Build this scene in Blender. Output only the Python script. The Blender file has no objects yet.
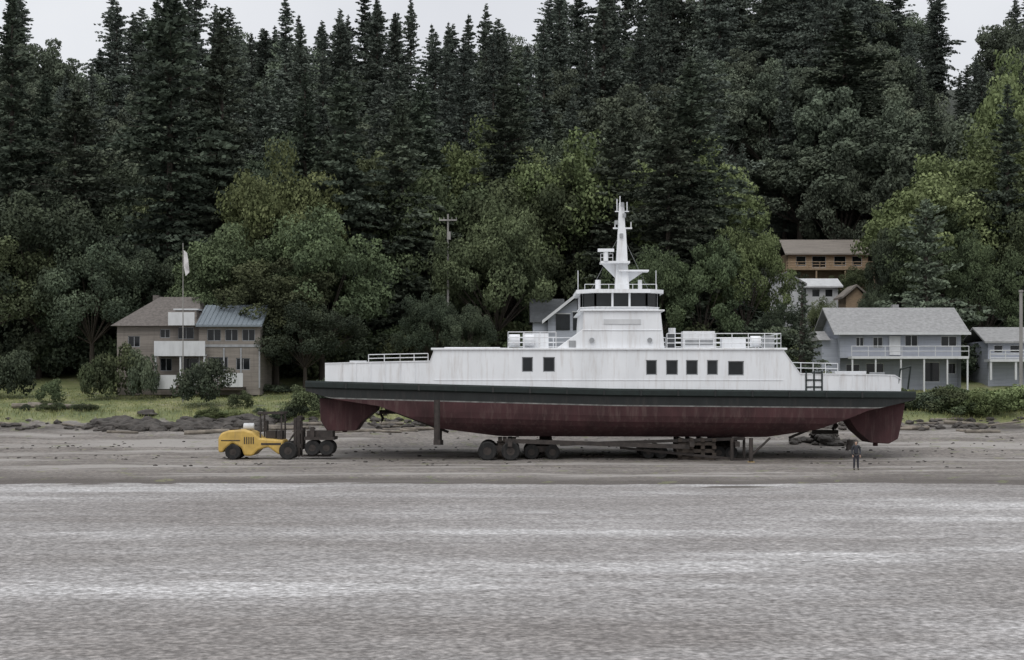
import bpy, math, random
import numpy as np
from mathutils import Vector, Matrix, noise
import bmesh
random.seed(7)
CAMH=5.09; F=1513.0
def PX(px,Y): return (px-512.0)/F*Y
def PZ(py,Y): return CAMH-(py-385.0)/F*Y
scene=bpy.context.scene
col=scene.collection

# ------------------------------------------------------------ materials
def nt(m):
    m.use_nodes=True; t=m.node_tree; t.nodes.clear()
    o=t.nodes.new('ShaderNodeOutputMaterial'); p=t.nodes.new('ShaderNodeBsdfPrincipled')
    t.links.new(p.outputs[0],o.inputs[0]); return t,p
def N(t,typ,**k):
    n=t.nodes.new(typ)
    for a,b in k.items(): setattr(n,a,b)
    return n
def c4(c): return (c[0],c[1],c[2],1)
def ramp(t,src,stops):
    r=N(t,'ShaderNodeValToRGB'); e=r.color_ramp.elements
    while len(e)<len(stops): e.new(0.5)
    for i,(p,c) in enumerate(stops):
        e[i].position=p; e[i].color=c4(c)
    t.links.new(src,r.inputs[0]); return r.outputs[0]
def mixc(t,fac,a,b,mode='MIX'):
    m=N(t,'ShaderNodeMix',data_type='RGBA',blend_type=mode)
    for s,i in ((fac,0),(a,6),(b,7)):
        if isinstance(s,(int,float)): m.inputs[i].default_value=s
        elif isinstance(s,tuple): m.inputs[i].default_value=c4(s)
        else: t.links.new(s,m.inputs[i])
    return m.outputs[2]
def pos(t,scale=(1,1,1)):
    g=N(t,'ShaderNodeNewGeometry'); mp=N(t,'ShaderNodeMapping')
    mp.inputs['Scale'].default_value=scale
    t.links.new(g.outputs['Position'],mp.inputs[0]); return mp.outputs[0]
def noi(t,vec,scale,detail=4,rough=.55):
    n=N(t,'ShaderNodeTexNoise'); n.inputs['Scale'].default_value=scale
    n.inputs['Detail'].default_value=detail; n.inputs['Roughness'].default_value=rough
    t.links.new(vec,n.inputs['Vector']); return n.outputs[0]
def bump(t,p,h,strength,dist):
    b=N(t,'ShaderNodeBump'); b.inputs['Strength'].default_value=strength; b.inputs['Distance'].default_value=dist
    t.links.new(h,b.inputs['Height']); t.links.new(b.outputs[0],p.inputs['Normal'])
def M(name,c,rough=.6,var=.25,scale=2.0,stretch=(1,1,1),grime=None,gamt=.3,metal=0,bmp=0):
    m=bpy.data.materials.new(name); t,p=nt(m)
    v=noi(t,pos(t,stretch),scale)
    lo=tuple(x*(1-var) for x in c); hi=tuple(min(1,x*(1+var*.6)) for x in c)
    cc=ramp(t,v,[(.3,lo),(.7,hi)])
    if grime:
        g=noi(t,pos(t,(2.2,2.2,.25)),1.6,6,.65)
        f=ramp(t,g,[(.50,(0,0,0)),(.8,(gamt,)*3)])
        cc=mixc(t,f,cc,grime)
    t.links.new(cc,p.inputs['Base Color'])
    p.inputs['Roughness'].default_value=rough; p.inputs['Metallic'].default_value=metal
    if bmp: bump(t,p,noi(t,pos(t),scale*6),bmp,.03)
    return m
white=M('white_paint',(.745,.76,.78),.5,.09,.7,(1,1,.3),(.33,.27,.22),.5,bmp=.08)
whiteclean=M('white_trim',(.56,.57,.58),.5,.12,1.5,(1,1,.5),(.3,.3,.28),.3)
guardm=M('dark_green_rubber',(.0075,.015,.0135),.65,.4,3)
blackm=M('black_hull_paint',(.012,.015,.015),.6,.4,1.2,(1,1,.4),(.08,.06,.055),.35)
stripem=M('waterline_stripe',(.20,.20,.19),.6,.6,2.2,(1,1,1),(.05,.03,.03),.7)
redm=M('antifouling_maroon',(.060,.024,.026),.88,.4,.8,(1,1,.5),(.13,.095,.085),.65,bmp=.25)
deckm=M('deck_paint',(.07,.09,.085),.7,.3,2)
greyp=M('grey_paint',(.30,.31,.32),.5,.2,2,(1,1,1),(.12,.1,.08),.3)
steel=M('rusty_steel',(.038,.030,.026),.7,.5,3,bmp=.3)
tire=M('tire_rubber',(.012,.012,.012),.85,.4,5,(1,1,1),(.07,.06,.055),.5)
timber=M('timber',(.06,.047,.038),.85,.4,3,(1,1,4),bmp=.4)
yellow=M('yellow_paint',(.54,.36,.09),.5,.2,2,(1,1,1),(.2,.15,.1),.6)
glass=bpy.data.materials.new('window_glass'); t,p=nt(glass)
t.links.new(ramp(t,noi(t,pos(t),.9),[(.3,(.007,.009,.010)),(.7,(.018,.021,.024))]),p.inputs['Base Color']); p.inputs['Roughness'].default_value=.12;p.inputs['Specular IOR Level'].default_value=.35
tanwall=M('weathered_siding',(.225,.20,.175),.8,.25,1.2,(.3,.3,6),(.09,.08,.07),.5)
lavwall=M('pale_siding',(.33,.35,.40),.7,.15,1.2,(.3,.3,6),(.2,.2,.2),.3)
brownroof=M('brown_shingle_roof',(.13,.115,.105),.9,.35,4,bmp=.4)
blueroof=M('metal_roof',(.17,.20,.225),.5,.2,3,(4,.3,.3))
greyroof=M('grey_shingle_roof',(.27,.27,.27),.9,.25,3,bmp=.4)
darkroof=M('dark_roof',(.06,.065,.07),.8,.3,3)
tanhouse=M('ochre_siding',(.34,.25,.165),.8,.25,2,(1,1,5))
bark=M('bark',(.055,.045,.036),.9,.4,3,(1,1,.3))
polem=M('weathered_pole',(.27,.26,.245),.8,.3,2,(1,1,.2))
flagm=M('flag_cloth',(.62,.60,.60),.8,.25,2)
rockm=M('rock',(.068,.061,.055),.9,.6,1.5,bmp=.5)
driftm=M('driftwood',(.20,.175,.145),.9,.5,2,bmp=.4)

def leafmat(name,dark,light,hue):
    m=bpy.data.materials.new(name); t,p=nt(m)
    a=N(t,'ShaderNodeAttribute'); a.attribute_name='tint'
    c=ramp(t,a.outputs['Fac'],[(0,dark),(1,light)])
    oi=N(t,'ShaderNodeObjectInfo')
    hs=N(t,'ShaderNodeHueSaturation')
    mr=N(t,'ShaderNodeMapRange'); mr.inputs[3].default_value=.7; mr.inputs[4].default_value=1.4
    t.links.new(oi.outputs['Random'],mr.inputs[0]); t.links.new(mr.outputs[0],hs.inputs['Value'])
    mm=N(t,'ShaderNodeMath',operation='MULTIPLY'); mm.inputs[1].default_value=7.31
    fr=N(t,'ShaderNodeMath',operation='FRACT'); t.links.new(oi.outputs['Random'],mm.inputs[0]); t.links.new(mm.outputs[0],fr.inputs[0])
    m2=N(t,'ShaderNodeMapRange'); m2.inputs[3].default_value=.5-hue; m2.inputs[4].default_value=.5+hue*.5
    t.links.new(fr.outputs[0],m2.inputs[0]); t.links.new(m2.outputs[0],hs.inputs['Hue'])
    t.links.new(c,hs.inputs['Color'])
    v=noi(t,pos(t),.35,1)
    f=ramp(t,v,[(.3,(.75,.75,.75)),(.7,(1.25,1.25,1.2))])
    t.links.new(mixc(t,1.0,hs.outputs[0],f,'MULTIPLY'),p.inputs['Base Color'])
    p.inputs['Roughness'].default_value=.85
    p.inputs['Specular IOR Level'].default_value=.15
    return m
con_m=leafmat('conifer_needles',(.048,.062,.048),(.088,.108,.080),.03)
con_haze=leafmat('hazed_conifer_needles',(.080,.096,.084),(.122,.144,.122),.03)  # needles lightened and greyed: aerial haze painted into the colour
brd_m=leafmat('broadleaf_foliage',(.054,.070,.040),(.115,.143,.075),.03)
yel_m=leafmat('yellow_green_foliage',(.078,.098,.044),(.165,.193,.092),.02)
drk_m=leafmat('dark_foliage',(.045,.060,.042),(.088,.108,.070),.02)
haze_m=leafmat('hazed_broadleaf_foliage',(.082,.098,.076),(.132,.158,.112),.03)  # paler, greyer leaves with distance haze painted in, no volume

# ------------------------------------------------------------ mesh builder
class MB:
    def __init__(s): s.v=[];s.f=[];s.m=[];s.M=Matrix.Identity(4)
    def add(s,vs,fs,m=0):
        o=len(s.v)
        for a in vs: s.v.append(tuple(s.M@Vector(a)))
        for f in fs: s.f.append([i+o for i in f]); s.m.append(m)
    def box(s,x0,x1,y0,y1,z0,z1,m=0):
        s.add([(x0,y0,z0),(x1,y0,z0),(x1,y1,z0),(x0,y1,z0),(x0,y0,z1),(x1,y0,z1),(x1,y1,z1),(x0,y1,z1)],
          [(0,3,2,1),(4,5,6,7),(0,1,5,4),(1,2,6,5),(2,3,7,6),(3,0,4,7)],m)
    def prism(s,poly,y0,y1,m=0,m2=None):
        n=len(poly)
        s.add([(x,y0,z) for x,z in poly]+[(x,y1,z) for x,z in poly],
          [list(range(n))[::-1],list(range(n,2*n))]+[(i,(i+1)%n,(i+1)%n+n,i+n) for i in range(n)],m)
    def prismx(s,poly,x0,x1,m=0):
        n=len(poly)
        s.add([(x0,y,z) for y,z in poly]+[(x1,y,z) for y,z in poly],
          [list(range(n)),list(range(n,2*n))[::-1]]+[(i,(i+1)%n,(i+1)%n+n,i+n) for i in range(n)],m)
    def prismz(s,poly,z0,z1,m=0,sc=1.0):
        n=len(poly); cx=sum(p[0] for p in poly)/n; cy=sum(p[1] for p in poly)/n
        s.add([(x,y,z0) for x,y in poly]+[(cx+(x-cx)*sc,cy+(y-cy)*sc,z1) for x,y in poly],
          [list(range(n))[::-1],list(range(n,2*n))]+[(i,(i+1)%n,(i+1)%n+n,i+n) for i in range(n)],m)
    def cyl(s,p0,p1,r0,r1=None,n=10,m=0):
        if r1 is None:r1=r0
        p0=Vector(p0);p1=Vector(p1);d=(p1-p0).normalized()
        a=d.orthogonal().normalized();b=d.cross(a)
        vs=[];
        for p,r in((p0,r0),(p1,r1)):
            for i in range(n):
                t=2*math.pi*i/n; vs.append(p+a*(r*math.cos(t))+b*(r*math.sin(t)))
        s.add(vs,[list(range(n))[::-1],list(range(n,2*n))]+[(i,(i+1)%n,(i+1)%n+n,i+n) for i in range(n)],m)
    def wheel(s,x,y0,y1,z,r,mt=0,mh=1):
        n=20;w=y1-y0
        prof=[(.45*r,0.06*w),(.9*r,0),(r,.12*w),(r,.88*w),(.9*r,w),(.45*r,.94*w)]
        vs=[];fs=[]
        for i in range(n):
            a=2*math.pi*i/n
            for pr,pw in prof: vs.append((x+pr*math.cos(a),y0+pw,z+pr*math.sin(a)))
        k=len(prof)
        for i in range(n):
            for j in range(k-1):
                fs.append((i*k+j,i*k+j+1,((i+1)%n)*k+j+1,((i+1)%n)*k+j))
        s.add(vs,fs,mt)
        s.cyl((x,y0+.1*w,z),(x,y1-.1*w,z),r*.47,n=14,m=mh); s.cyl((x,y0+.02*w,z),(x,y1,z),r*.15,n=8,m=mh)
    def rail(s,pts,h=1.0,nr=3,sp=1.2,r=.028,m=0):
        for a,b in zip(pts[:-1],pts[1:]):
            a=Vector(a);b=Vector(b);L=(b-a).length;n=max(1,round(L/sp))
            for i in range(n+1):
                q=a.lerp(b,i/n); s.cyl(q,q+Vector((0,0,h)),r,n=6,m=m)
            for k in range(nr):
                z=Vector((0,0,h*(k+1)/nr)); s.cyl(a+z,b+z,r,n=6,m=m)
    def wall(s,x0,x1,z0,z1,y,ops,depth=.12,mw=0,mf=1,mg=2,mull=0):
        xs=sorted(set([x0,x1]+[v for o in ops for v in o[:2]])); zs=sorted(set([z0,z1]+[v for o in ops for v in o[2:4]]))
        for i in range(len(xs)-1):
            for j in range(len(zs)-1):
                cx=(xs[i]+xs[i+1])/2;cz=(zs[j]+zs[j+1])/2
                if any(o[0]<cx<o[1] and o[2]<cz<o[3] for o in ops): continue
                s.add([(xs[i],y,zs[j]),(xs[i+1],y,zs[j]),(xs[i+1],y,zs[j+1]),(xs[i],y,zs[j+1])],[(0,1,2,3)],mw)
        for a,b,c,d in [o[:4] for o in ops]:
            yd=y+depth
            s.add([(a,y,c),(b,y,c),(b,y,d),(a,y,d),(a,yd,c),(b,yd,c),(b,yd,d),(a,yd,d)],[(0,4,5,1),(1,5,6,2),(2,6,7,3),(3,7,4,0)],mw)
            s.add([(a,yd,c),(b,yd,c),(b,yd,d),(a,yd,d)],[(0,1,2,3)],mg)
            fw=.06; y0=yd-.045;y1=yd-.005
            s.box(a,b,y0,y1,c,c+fw,mf);s.box(a,b,y0,y1,d-fw,d,mf);s.box(a,a+fw,y0,y1,c+fw,d-fw,mf);s.box(b-fw,b,y0,y1,c+fw,d-fw,mf)
            for k in range(mull):
                q=a+(b-a)*(k+1)/(mull+1); s.box(q-.03,q+.03,y0+.003,y1-.003,c+fw,d-fw,mf)
    def obj(s,name,mats,parent=None,smooth=False,bevel=0):
        me=bpy.data.meshes.new(name); me.from_pydata(s.v,[],s.f)
        for m in mats: me.materials.append(m)
        me.polygons.foreach_set('material_index',s.m)
        bm=bmesh.new();bm.from_mesh(me);bmesh.ops.recalc_face_normals(bm,faces=bm.faces);bm.to_mesh(me);bm.free()
        if smooth: me.shade_smooth()
        me.update()
        ob=bpy.data.objects.new(name,me);col.objects.link(ob)
        if parent: ob.parent=parent
        if bevel:
            b=ob.modifiers.new('bevel','BEVEL');b.width=bevel;b.segments=2;b.limit_method='ANGLE'
        return ob
def empty(name):
    e=bpy.data.objects.new(name,None);col.objects.link(e);return e

# ------------------------------------------------------------ terrain
YS=[-80,72,80,82.5,84.5,92,104,112,121,123,126.5,135,150,165,200,215,260,330,450,1200]
ZS=[-.45,-.42,-.31,-.22,.0,.03,.12,.55,1.35,1.7,2.75,3.7,5.0,6.8,14.5,18,36,58,70,70]
def gz(x,y):
    w=noise.noise(Vector((x*.06,y*.02,3)))*2.2+noise.noise(Vector((x*.3,y*.1,9)))*.9
    yy=y+(w if y<200 else w*2)
    if x>-2 and y<95: yy+= min(1,(x+2)/14)*1.6*max(0,noise.noise(Vector((x*.12,0,4)))+.5)
    z=float(np.interp(yy,YS,ZS))
    if y>215: z+=12*min(1,(y-215)/60)*max(0,min(1,(x+10)/60))
    n=noise.noise(Vector((x*.5,y*.5,0)))
    z+=n*(.03 if yy<120 else .12)
    if 66<yy<90: z+=.11*noise.noise(Vector((x*.09,y*.5,8)))+.05*noise.noise(Vector((x*.4,y*1.1,8)))
    if 84<yy<122: z+=.05*noise.noise(Vector((x*1.7,y*1.7,5)))+.07*noise.noise(Vector((x*.1,y*.6,15)))
    return z,yy
xs=np.concatenate([np.linspace(-600,-95,24),np.arange(-90,90,.8),np.linspace(95,600,24)])
ys=np.concatenate([np.linspace(-80,64,12),np.arange(68,112,.45),np.arange(112,140,.5),np.arange(140,180,2),np.linspace(184,460,40),np.linspace(500,1200,8)])
vs=[];gr=[];fo=[];wr=[]
for y in ys:
    for x in xs:
        z,yy=gz(x,y); vs.append((x,y,z))
        g=min(1,max(0,(yy-123.2)/1.6)); gr.append(g); fo.append(min(1,max(0,(y-158)/8)))
        wr.append(max(0,1-abs(yy-122.6)/2.2))
nx=len(xs)
fs=[(j*nx+i,j*nx+i+1,(j+1)*nx+i+1,(j+1)*nx+i) for j in range(len(ys)-1) for i in range(nx-1)]
me=bpy.data.meshes.new('ground');me.from_pydata(vs,[],fs)
for nm,a in(('grass',gr),('forestfloor',fo),('wrack',wr)):
    at=me.attributes.new(nm,'FLOAT','POINT');at.data.foreach_set('value',a)
me.shade_smooth()
ground=bpy.data.objects.new('ground',me);col.objects.link(ground)
gm=bpy.data.materials.new('shore_ground');t,p=nt(gm)
P0=pos(t)
n1=noi(t,pos(t,(.5,1,1)),.25,6,.65);n2=noi(t,P0,3.5,5,.7);n3=noi(t,pos(t,(.10,.8,1)),.5,4)
beach=ramp(t,n1,[(.3,(.115,.100,.088)),(.5,(.175,.157,.142)),(.7,(.25,.23,.21))])
beach=mixc(t,.95,beach,ramp(t,n2,[(.32,(.42,.42,.42)),(.5,(1,1,1)),(.70,(1.6,1.57,1.53))]),'MULTIPLY')
beach=mixc(t,ramp(t,n3,[(.50,(0,0,0)),(.60,(.75,.75,.75))]),beach,(.34,.32,.30))
gsep=N(t,'ShaderNodeSeparateXYZ');gg=N(t,'ShaderNodeNewGeometry');t.links.new(gg.outputs['Position'],gsep.inputs[0])
mrw=N(t,'ShaderNodeMapRange');mrw.inputs[1].default_value=.03;mrw.inputs[2].default_value=-.14;mrw.inputs[3].default_value=0;mrw.inputs[4].default_value=.85
t.links.new(gsep.outputs[2],mrw.inputs[0])
beach=mixc(t,mrw.outputs[0],beach,(.072,.060,.052))
wa=N(t,'ShaderNodeAttribute');wa.attribute_name='wrack'
wm=N(t,'ShaderNodeMath',operation='MULTIPLY');t.links.new(wa.outputs['Fac'],wm.inputs[0]);t.links.new(ramp(t,noi(t,pos(t,(.3,1,1)),1.2,5),[(.35,(.3,.3,.3)),(.6,(1,1,1))]),wm.inputs[1])
beach=mixc(t,wm.outputs[0],beach,(.040,.034,.028))
g1=noi(t,P0,.35,5,.6);g2=noi(t,P0,5,3)
grass=ramp(t,g1,[(.3,(.085,.112,.042)),(.5,(.165,.185,.075)),(.7,(.27,.26,.13))])
grass=mixc(t,.7,grass,ramp(t,g2,[(.3,(.6,.6,.6)),(.7,(1.3,1.3,1.3))]),'MULTIPLY')
a=N(t,'ShaderNodeAttribute');a.attribute_name='grass'
fac=N(t,'ShaderNodeMath',operation='ADD');t.links.new(a.outputs['Fac'],fac.inputs[0])
mr=N(t,'ShaderNodeMapRange');mr.inputs[1].default_value=.35;mr.inputs[2].default_value=.65;mr.inputs[3].default_value=-.5;mr.inputs[4].default_value=.5
t.links.new(noi(t,P0,.8,4),mr.inputs[0]);t.links.new(mr.outputs[0],fac.inputs[1]);
fr=ramp(t,fac.outputs[0],[(.4,(0,0,0)),(.62,(1,1,1))])
c=mixc(t,fr,beach,grass)
b=N(t,'ShaderNodeAttribute');b.attribute_name='forestfloor'
c=mixc(t,b.outputs['Fac'],c,(.036,.045,.030))
t.links.new(c,p.inputs['Base Color']);p.inputs['Roughness'].default_value=.75
bump(t,p,n2,.8,.15)
me.materials.append(gm)

def tidal():
    xs=np.concatenate([np.linspace(-600,-70,20),np.linspace(-64,64,90),np.linspace(70,600,20)])
    ys=np.concatenate([np.linspace(-80,20,10),np.linspace(24,92,110)])
    vs=[(x,y,-.25+.012*noise.noise(Vector((x*.15,y*.5,1)))) for y in ys for x in xs];nx=len(xs)
    fs=[(j*nx+i,j*nx+i+1,(j+1)*nx+i+1,(j+1)*nx+i) for j in range(len(ys)-1) for i in range(nx-1)]
    me=bpy.data.meshes.new('water');me.from_pydata(vs,[],fs);me.shade_smooth()
    ob=bpy.data.objects.new('water',me);col.objects.link(ob)
    m=bpy.data.materials.new('shallow_rippled_water');t,p=nt(m)
    st=noi(t,pos(t,(.05,.17,1)),1.0,6,.62); st2=noi(t,pos(t,(.35,1.1,1)),1.0,5,.7); fine=noi(t,pos(t,(6.0,6.0,1)),1.0,2,.6);fine2=noi(t,pos(t,(2.4,2.8,1)),1.0,6,.75)
    c=ramp(t,st,[(.34,(.190,.175,.166)),(.46,(.232,.219,.212)),(.55,(.275,.263,.258)),(.64,(.40,.392,.39))])
    c=mixc(t,.7,c,ramp(t,st2,[(.3,(.78,.77,.76)),(.5,(1,1,1)),(.7,(1.25,1.25,1.25))]),'MULTIPLY')
    c=mixc(t,1.0,c,ramp(t,fine,[(.30,(.52,.505,.49)),(.5,(1,1,1)),(.68,(1.6,1.6,1.6))]),'MULTIPLY')
    c=mixc(t,1.0,c,ramp(t,fine2,[(.33,(.66,.64,.63)),(.5,(1,1,1)),(.66,(1.35,1.35,1.35))]),'MULTIPLY')
    t.links.new(c,p.inputs['Base Color'])
    p.inputs['Roughness'].default_value=.55;p.inputs['Specular IOR Level'].default_value=.35
    bump(t,p,fine2,.7,.08)
    me.materials.append(m)
tidal()

# ------------------------------------------------------------ ferry
ferry=empty('car_ferry')
FX=lambda px:PX(px,100); FZ=lambda py:PZ(py,100)
CY=105.3;B=5.3
xa,xb=FX(300),FX(926)
def ub(x): return (x-(xa+xb)/2)/((xb-xa)/2)
def hb(x):
    u=abs(ub(x)); return B*(1-.50*max(0,(u-.6)/.4)**2.6)
def zd(x): return float(np.interp(x,[xa,FX(611),xb],[FZ(380.5),FZ(388.5),FZ(391.5)]))
bx=[300,330,378,440,500,770,820,870,926];by=[391,399,406,429,437,438,430,411,400]
def zb(x): return float(np.interp(x,[FX(q) for q in bx],[FZ(q) for q in by]))
stx=np.linspace(xa,xb,90)
mb=MB();rows=[]
zmin=FZ(438)
for x in stx:
    x=float(x);z0=zd(x);b=hb(x);zz=[];
    lev=[(0,.16),(.12,.2),(.42,.2),(.52,.05),(.52,0),(1.08,0),(1.16,0),(1.4,0),(1.8,0),(2.2,0),(2.55,0),(2.8,0),(3.0,0),(9,0)]
    r=[]
    for d,o in lev:
        z=max(z0-d,zb(x)); tt=(z0-z)/(z0-zmin)
        hw=b*(1-.05*tt-.28*max(0,(tt-.55)/.45)**2)+o
        r.append((z,hw))
    rows.append(r)
k=len(lev)
vs=[]
for sgn in(-1,1):
    for i,x in enumerate(stx):
        for z,hw in rows[i]: vs.append((float(x),CY+sgn*hw,z))
        vs.append((float(x),CY,rows[i][-1][0]))
kk=k+1;n=len(stx)
mi=[0,0,0,0,1,2]+[3]*20
for s in(0,1):
    for i in range(n-1):
        for j in range(kk-1):
            o=s*n*kk
            mb.add([vs[o+i*kk+j],vs[o+(i+1)*kk+j],vs[o+(i+1)*kk+j+1],vs[o+i*kk+j+1]],[(0,1,2,3)],mi[j])
for e in(0,n-1):
    L=[vs[e*kk+j] for j in range(k)]; R=[vs[n*kk+e*kk+j] for j in range(k)]
    for j in range(k-1): mb.add([L[j],L[j+1],R[j+1],R[j]],[(0,1,2,3)],mi[j])
for i in range(n-1):
    mb.add([vs[i*kk],vs[(i+1)*kk],vs[n*kk+(i+1)*kk],vs[n*kk+i*kk]],[(0,1,2,3)],4)
me_=mb.obj('hull',[guardm,blackm,stripem,redm,deckm],ferry)
bm=bmesh.new();bm.from_mesh(me_.data);bmesh.ops.remove_doubles(bm,verts=bm.verts,dist=.0005);bmesh.ops.recalc_face_normals(bm,faces=bm.faces);bm.to_mesh(me_.data);bm.free()
mb=MB()
def P2(l,Y): return [(PX(a,Y),PZ(b,Y)) for a,b in l]
mb.prism(P2([(322,398),(380,400),(378,410),(364,421),(358,430),(330,431),(323,420)],104),102.6,105.2,0)
mb.prism(P2([(836,405),(900,403),(897,420),(893,438),(884,443),(866,442),(852,430)],104),102.6,105.2,0)
mb.cyl((PX(345,104),103.9,PZ(400,104)),(PX(345,104),103.9,PZ(432,104)),.18,m=0)
mb.cyl((PX(875,104),103.9,PZ(405,104)),(PX(875,104),103.9,PZ(446,104)),.18,m=0)
mb.obj('skegs',[redm],ferry,bevel=.15)
mb=MB()
for cx,cy in((392,412),(826,432)):
    X=PX(cx,105);Z=PZ(cy,105)
    mb.cyl((X-.9,105.3,Z),(X+.9,105.3,Z),.14,n=10)
    for q in range(4):
        a=q*math.pi/2+.6; s_=.75
        c_,s2=math.cos(a),math.sin(a)
        xx=X+(-.7 if cx<500 else .7)
        mb.add([(xx-.05,105.3+c_*.1,Z+s2*.1),(xx+.1,105.3+c_*s_-s2*.3,Z+s2*s_+c_*.3),(xx,105.3+c_*s_*1.05,Z+s2*s_*1.05),(xx-.1,105.3+c_*s_+s2*.3,Z+s2*s_-c_*.3)],[(0,1,2,3)],0)
mb.obj('propellers',[steel],ferry)
mb=MB()
mb.cyl((FX(380),104,FZ(409)),(FX(446),104,FZ(434)),.09,n=8)
mb.cyl((FX(868),104,FZ(412)),(FX(800),104,FZ(440)),.09,n=8)
mb.obj('shaft_struts',[steel],ferry)
mb=MB()
tpx=[322,430,434,783,800,900,908];tpy=[363,361,350,350,373.5,375,379]
def topz(x): return float(np.interp(x,[FX(q) for q in tpx],[FZ(q) for q in tpy]))
for p0,p1 in((322,434),(783,908)):
    q=sorted(set(list(np.linspace(FX(p0),FX(p1),26))+[FX(v) for v in tpx if p0<v<p1]))
    for sg in(-1,1):
        for a_,b_ in zip(q[:-1],q[1:]):
            a_,b_=float(a_),float(b_)
            for off0,off1,zo in((0,.12,0),(-.05,.17,.05)):
                if zo: za0,za1=topz(a_)-.04,topz(a_)+.03; zb0,zb1=topz(b_)-.04,topz(b_)+.03
                else: za0,za1=zd(a_)-.1,topz(a_)-.04; zb0,zb1=zd(b_)-.1,topz(b_)-.04
                ya0=CY+sg*(hb(a_)-off0);ya1=CY+sg*(hb(a_)-off1);yb0=CY+sg*(hb(b_)-off0);yb1=CY+sg*(hb(b_)-off1)
                mb.add([(a_,ya0,za0),(b_,yb0,zb0),(b_,yb0,zb1),(a_,ya0,za1),(a_,ya1,za0),(b_,yb1,zb0),(b_,yb1,zb1),(a_,ya1,za1)],
                  [(0,1,2,3),(4,5,6,7),(3,2,6,7),(0,1,5,4)],0)
for px in list(range(340,430,15))+list(range(812,900,14)):
    x=FX(px)
    for sg in(-1,1):
        y=CY+sg*(hb(x)+.02); mb.box(x-.03,x+.03,y-.03,y+.03,zd(x),topz(x)-.06,0)
mb.obj('bulwarks',[white],ferry)
YN=CY-B
ops=[]
for a_,b_ in((522,533),(543,555),):
    ops.append((FX(a_),FX(b_),FZ(372),FZ(357)))
for a_,b_ in((646,657),(666,678),(686,698),(707,718)):
    ops.append((FX(a_),FX(b_),FZ(375),FZ(360)))
ops.append((FX(728),FX(744),FZ(375.5),FZ(361)))
mb=MB()
z0=FZ(391);z1=FZ(350)
def group(ops):
    a=[o for o in ops if o[0]<FX(600)];b=[o for o in ops if FX(600)<o[0]<FX(722)];c=[o for o in ops if o[0]>FX(722)];return a,b,c
ga,gb,gc=group(ops)
for sg in(1,-1):
    mb.M=Matrix.Identity(4) if sg==1 else Matrix.Translation((0,2*CY,0))@Matrix.Diagonal((1,-1,1,1))
    mb.wall(FX(434),FX(600),z0,z1,YN,ga); mb.wall(FX(600),FX(722),z0,z1,YN,gb); mb.wall(FX(722),FX(783),z0,z1,YN,gc)
    for px in(470,506,600,722,760):
        mb.box(FX(px)-.02,FX(px)+.02,YN-.015,YN+.02,z0+.1,z1-.05,0)
    mb.box(FX(434),FX(783),YN-.03,YN+.02,FZ(380)-.03,FZ(380)+.02,0)
    mb.box(FX(434),FX(783),YN+2.2,YN+2.3,z0,z1,0)
mb.M=Matrix.Identity(4)
for xe in(FX(434),FX(783)):
    for ya,yb in((YN,YN+2.25),(2*CY-YN-2.25,2*CY-YN)):
        mb.box(xe-.05,xe+.05,ya+.01,yb-.01,z0,z1,0)
mb.obj('side_casing',[white,greyp,glass],ferry)
mb=MB()
mb.box(FX(431),FX(787),YN-.12,2*CY-YN+.12,z1,z1+.14,0)
mb.obj('upper_deck',[white],ferry,bevel=.03)
mb=MB();zu=z1+.14
mb.prism([(FX(557),zu),(FX(583),FZ(329)),(FX(584),FZ(311)),(FX(661),FZ(311)),(FX(665),zu)],YN+.25,2*CY-YN-.25,0)
mb.box(FX(580),FX(665),YN+.1,2*CY-YN-.1,FZ(311)+.0,FZ(309.5),0)
mb.box(FX(583),FX(662),YN+.2,YN+.26,FZ(330)-.03,FZ(330)+.03,0)
mb.obj('mid_house',[white],ferry,bevel=.04)
mb=MB()
mb.box(FX(604),FX(641),YN+.20,YN+.24,FZ(324),FZ(319),2)
mb.box(FX(569),FX(576),YN+.21,YN+.24,zu+.05,FZ(336)-.3,1)
for px in(592,650): mb.cyl((FX(px),YN+.1,FZ(340)),(FX(px),YN+.26,FZ(340)),.16,n=14,m=1)
mb.obj('fittings',[white,greyp,whiteclean],ferry)
Yw=101.9
def octo(xl,xr,yn,yf,ch): return [(xl+ch,yn),(xr-ch,yn),(xr,yn+ch),(xr,yf-ch),(xr-ch,yf),(xl+ch,yf),(xl,yf-ch),(xl,yn+ch)]
xl,xr=PX(582,Yw),PX(660,Yw);yf=108.7
mb=MB()
zA=FZ(309.5);zB=PZ(307,Yw);zC=PZ(293,Yw)
mb.prismz(octo(xl,xr,Yw,yf,.9),zA,zB,0)
mb.prismz(octo(xl+.1,xr-.1,Yw+.1,yf-.1,.9),zB,zC,1)
oc=octo(xl,xr,Yw,yf,.9)
for i in range(8):
    a_=Vector(oc[i]+(0,));b_=Vector(oc[(i+1)%8]+(0,));L=(b_-a_).length;nn=max(1,round(L/1.25))
    for q in range(nn+1):
        c_=a_.lerp(b_,q/nn)
        mb.box(c_.x-.07,c_.x+.07,c_.y-.03+(0.05 if c_.y<CY else -.05),c_.y+.03+(0.05 if c_.y<CY else -.05),zB,zC,0)
mb.prismz(octo(xl-.35,xr+.3,Yw-.35,yf+.35,1.0),zC,zC+.25,0)
mb.prismz(octo(xl-.1,xr+.05,Yw-.1,yf+.1,1.0),zB-.03,zB+.03,0)
mb.rail([(xl+.2,Yw+.2,zC+.25),(xr-.2,Yw+.2,zC+.25)],.35,1,1.5,.02,0)
mb.obj('wheelhouse',[white,glass],ferry)
Ym=105.3
mx=lambda q:PX(q,Ym); mz=lambda q:PZ(q,Ym)
mb=MB()
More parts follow.
